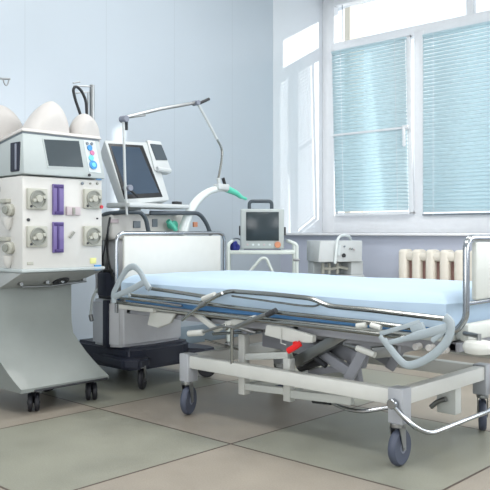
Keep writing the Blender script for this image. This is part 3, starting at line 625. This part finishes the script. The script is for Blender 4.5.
t = BM(); disc(t, (-3.88, 3.47, 1.197), (0, 0, 1), .035, .02); obj('dial', t, 'dark', mo)
# support arm
t = BM(); ax_ = -3.84
def ap(px, py, X=ax_): return on_x(px, py, X)
tube(t, [ap(127, 215), ap(125, 180), ap(123.5, 122)], .0085); arm = obj('arm_post', t, 'ventlight', vt)
t = BM(); tube(t, [ap(123, 118), ap(160, 109), ap(197, 102.5)], .0115); tube(t, [ap(123, 118), ap(145, 115)], .008)
obj('upper_arm', t, 'steel', vt)
for jx, jy, jr in ((124, 119, .022), (196, 103, .018), (128, 188, .020)): obj('arm_joint', disc(BM(), ap(jx, jy)-Vector((.03, 0, 0)), (1, 0, 0), jr, .06), 'hub', vt)
for la, lb, lr in (((200, 103), (209, 99), .011), ((126.5, 120), (126.5, 130), .010), ((129, 189), (138, 197), .008), ((223, 178), (225, 185), .012)): obj('clamp_lever', tube(BM(), [ap(*la), ap(*lb)], lr), 'black', vt)
t = BM(); tube(t, [ap(198, 104), ap(208, 122), ap(217, 139)], .010); obj('lower_arm', t, 'ventlight', vt)
t = BM(); tube(t, [ap(217, 139), ap(222.5, 149), ap(221.5, 162), ap(218.5, 178)], .009, fil=.08); obj('flexible_arm', t, 'railsteel', vt)
t = BM(); tube(t, [ap(218, 178), ap(221, 190)], .014); box(t, -3.86, -3.80, ap(215, 188).y, ap(226, 188).y, ap(218, 190).z, ap(218, 184).z, .008); obj('tube_holder', t, 'ventlight', vt)
t = BM(); tube(t, [ap(182, 236), ap(187, 217), ap(196, 201), ap(208, 191), ap(222, 188), ap(229, 190)], (.036, .019), fil=.12, seg=14); hs = obj('breathing_hose', t, 'clear', vt)
t = BM(); tube(t, [ap(227, 189), ap(236, 193), ap(241, 197)], (.026, .016), seg=14); tube(t, [ap(241, 197), ap(246, 199)], .012); obj('green_mouthpiece', t, 'teal', vt)
obj('power_cable', tube(BM(), [(-3.93, 2.94, 1.10), (-3.90, 2.90, 1.02), (-3.93, 2.915, .9), (-3.88, 2.90, .78), (-3.86, 2.92, .70)], .007, fil=.08), 'black', vt)
obj('power_cable', tube(BM(), [(-3.95, 2.93, .99), (-3.92, 2.89, .9), (-3.96, 2.90, .82), (-3.95, 2.92, .72)], .005, fil=.08), 'black', vt)
t = BM(); tube(t, [on_y(102, 286, 2.92), on_y(95, 292, 2.90), on_y(92, 300, 2.88), on_y(90.5, 316, 2.86)], .009, fil=.03); ho = obj('drain_hose', t, 'clear', vt)
t = BM(); tube(t, [on_y(90.5, 315, 2.86), on_y(92, 321, 2.86)], .014); obj('hose_fitting', t, 'steel', ho)
for (x, y, a) in ((-3.75, 3.06, 125), (-3.74, 3.62, 30), (-4.58, 3.15, 70), (-4.58, 3.57, 70)):
    caster(vt, x, y, .14, .067, .032, a, 'blackwheel', 'hub', 'steel')

# ------------------------------------------------------------ patient monitor on its trolley
ang = math.atan2(F.y, F.x)-PI/2          # local +Y points away from the viewer
tc = at_d(262, 250, 6.2)
tr = thing('equipment_trolley', 'white tube framed trolley in the corner carrying a patient monitor', 'trolley', (tc.x, tc.y, 0), rz=ang, local=True)
W = .275; zs = tc.z
for z0, z1 in ((zs-.03, zs), (.28, .30)): obj('shelf', box(BM(), -W+.01, W-.01, -.2, .2, z0, z1, .006), 'shelf', tr)
for sy in (-.2, .2):
    t = BM(); tube(t, [(-W, sy, .13), (-W, sy, zs+.05), (-W+.07, sy, zs+.05+.0), (-W+.075, sy, zs+.03)], .013, fil=.05) if False else tube(t, [(-W, sy, .13), (-W, sy, zs+.04)], .014)
    obj('frame_tube', t, 'shelf', tr)
    t = BM(); tube(t, [(W, sy, .13), (W, sy, zs+.04)], .014); obj('frame_tube', t, 'shelf', tr)
for sx in (-W, W):
    t = BM(); tube(t, [(sx, -.2, zs), (sx-.0, -.2, zs+.05), (sx-(.06 if sx > 0 else -.03), -.17, zs+.075), (sx-(.06 if sx > 0 else -.03), .17, zs+.075), (sx, .2, zs+.05), (sx, .2, zs)], .013, fil=.04); obj('push_handle', t, 'shelf', tr)
t = BM(); tube(t, [(-.13, -.21, zs-.2), (-.01, -.21, zs-.06), (.03, -.21, zs-.06), (.11, -.21, zs-.24)], .012, fil=.03); tube(t, [(-.13, -.21, zs-.2), (-W, -.2, zs-.22)], .010); tube(t, [(.11, -.21, zs-.24), (W, -.2, zs-.24)], .010); obj('hose_bracket', t, 'shelf', tr)
t = BM(); box(t, W-.03, W+.02, -.22, -.18, zs-.085, zs-.065, .004); obj('clamp', t, 'steel', tr)
for sx in (-W, W):
    for sy in (-.2, .2): caster(tr, sx, sy, .13, .045, .022, 40, 'blackwheel', 'hub', 'steel', trail=0.0)
pm = thing('patient_monitor', 'grey patient monitor with blank screen and carry handle on the corner trolley', 'monitor', (tc.x, tc.y, zs), rz=ang, local=True)
k = 6.2/750; Hm = 42*k
t = BM(); box(t, -.178, .178, -.10, .06, .012, Hm-.01, .012, seg=3); box(t, -.14, .14, .04, .14, .03, Hm-.05, .02); cs = obj('casing', t, 'head', pm)
t = BM(); box(t, -.15, .15, -.09, .12, 0, .014, .003); obj('foot', t, 'hub', pm)
t = BM(); box(t, -.132, .135, -.106, -.098, .078, Hm-.035, .003); obj('display_screen', t, 'screen', cs)
for i, m in enumerate(('mauve', 'panelgrey', 'panelgrey', 'mauve', 'panelgrey')):
    t = BM(); disc(t, (-.12+.045*i, -.098, .045), (0, -1, 0), .009, .008); obj('button', t, m, cs)
t = BM(); disc(t, (.125, -.098, .045), (0, -1, 0), .026, .022); obj('control_knob', t, 'orange', cs)
t = BM(); box(t, -.19, -.178, -.04, .02, .12, .20, .004); obj('side_socket', t, 'dark', cs)
t = BM(); box(t, .178, .195, -.04, .02, .12, .19, .004); obj('side_socket', t, 'dark', cs)
t = BM(); tube(t, [(-.105, -.02, Hm-.015), (-.105, -.02, Hm+.055), (.08, -.02, Hm+.055), (.08, -.02, Hm-.015)], .015, fil=.03, sc=((0, -.02, 0), (1, .8, 1))); box(t, -.06, .035, -.03, -.01, Hm+.018, Hm+.03, .002) if False else None
obj('carry_handle', t, 'handle', pm)
def cloth(x0, x1, y0, y1, z0, z1):
    t = BM(); bmesh.ops.create_icosphere(t, subdivisions=4, radius=1)
    for v in t.verts:
        c = v.co.copy(); n = 1+.13*math.sin(c.x*7+c.y*3)+.1*math.sin(c.y*9+c.z*5)
        z = max(c.z*n, -.55)
        v.co = Vector(((x0+x1)/2+c.x*n*(x1-x0)/2, (y0+y1)/2+c.y*n*(y1-y0)/2, z0+(z+.55)/1.55*(z1-z0)))
    return t
bc = thing('blood_pressure_cuff', 'crumpled navy blue blood pressure cuff beside the monitor on the trolley shelf', 'cuff', (tc.x, tc.y, zs), rz=ang, local=True)
obj('cuff', cloth(-.258, -.188, -.16, -.08, .001, .07), 'cuff', bc)
t = BM(); tube(t, [(-.24, -.12, .05), (-.25, -.05, .09), (-.2, .02, .10), (-.155, .08, .06)], .005, fil=.04); obj('air_hose', t, 'grey', bc)

# ------------------------------------------------------------ white suction device on a stand
sc_ = at_d(336, 262, 6.5); sa = ang+math.radians(22)
sp_ = thing('suction_device', 'white box shaped medical device with arched handle tube under the window sill', 'medical device', (sc_.x, sc_.y, .0), rz=sa, local=True)
zt, zb = .935, .64
t = BM(); hexa(t, [(-.25, -.15, .755), (.17, -.15, .755), (.21, .15, .755), (-.21, .15, .755), (-.21, -.11, .935), (.20, -.11, .935), (.21, .15, .935), (-.21, .15, .935)], .008); bd = obj('body', t, 'ventlight', sp_)
t = BM(); box(t, .08, .20, -.12, .15, zb, .76, .008); box(t, -.2, .20, .04, .15, zb, .76, .008); box(t, -.23, .20, -.14, .15, zb-.02, zb, .005); obj('lower_housing', t, 'ventlight', sp_)
t = BM(); tube(t, [(-.17, -.06, .70), (-.08, -.06, .69), (.0, -.06, .71), (.08, -.06, .69)], .014, fil=.03)
for xx in (-.16, -.1, -.02): tube(t, [(xx, -.06, .65), (xx, -.06, .745)], .013)
obj('fittings', t, 'pump', sp_)
t = BM(); tube(t, [(-.10, -.165, .74), (-.08, -.15, .86), (-.05, -.115, .95), (.02, -.06, .98), (.13, 0, .975), (.18, .05, .93)], .012, fil=.06); obj('hose_handle', t, 'clear', sp_)
def sf(u, v): return Vector((-.25+.04*v+u*.42, -.154+.04*v, .755+.18*v))
nn = Vector((0, -.185, .04)).normalized()
for (u, v, r, m) in ((.55, .30, .017, 'black'), (.55, .72, .007, 'grey'), (.68, .62, .006, 'pumpd'), (.73, .60, .006, 'grey'), (.78, .57, .007, 'mauve')):
    t = BM(); disc(t, sf(u, v), nn, r, .014); obj('knob' if m == 'black' else 'indicator', t, m, bd)
t = BM(); a, b2, c3, d4 = sf(.36, .3), sf(.47, .3), sf(.47, .8), sf(.36, .8); hexa(t, [p-nn*.003 for p in (a, b2, c3, d4)]+[p+nn*.004 for p in (a, b2, c3, d4)]); obj('gauge_plate', t, 'panelgrey', bd)
# stand table
st = thing('stand_table', 'low white tube table under the white medical device', 'table', (sc_.x, sc_.y, 0), rz=sa, local=True)
t = BM(); box(t, -.25, .24, -.14, .13, zb-.045, zb-.021, .006); obj('tabletop', t, 'shelf', st)
for sx in (-.23, .22):
    for sy in (-.12, .11):
        t = BM(); tube(t, [(sx, sy, 0), (sx, sy, zb-.045)], .012); obj('leg', t, 'shelf', st)
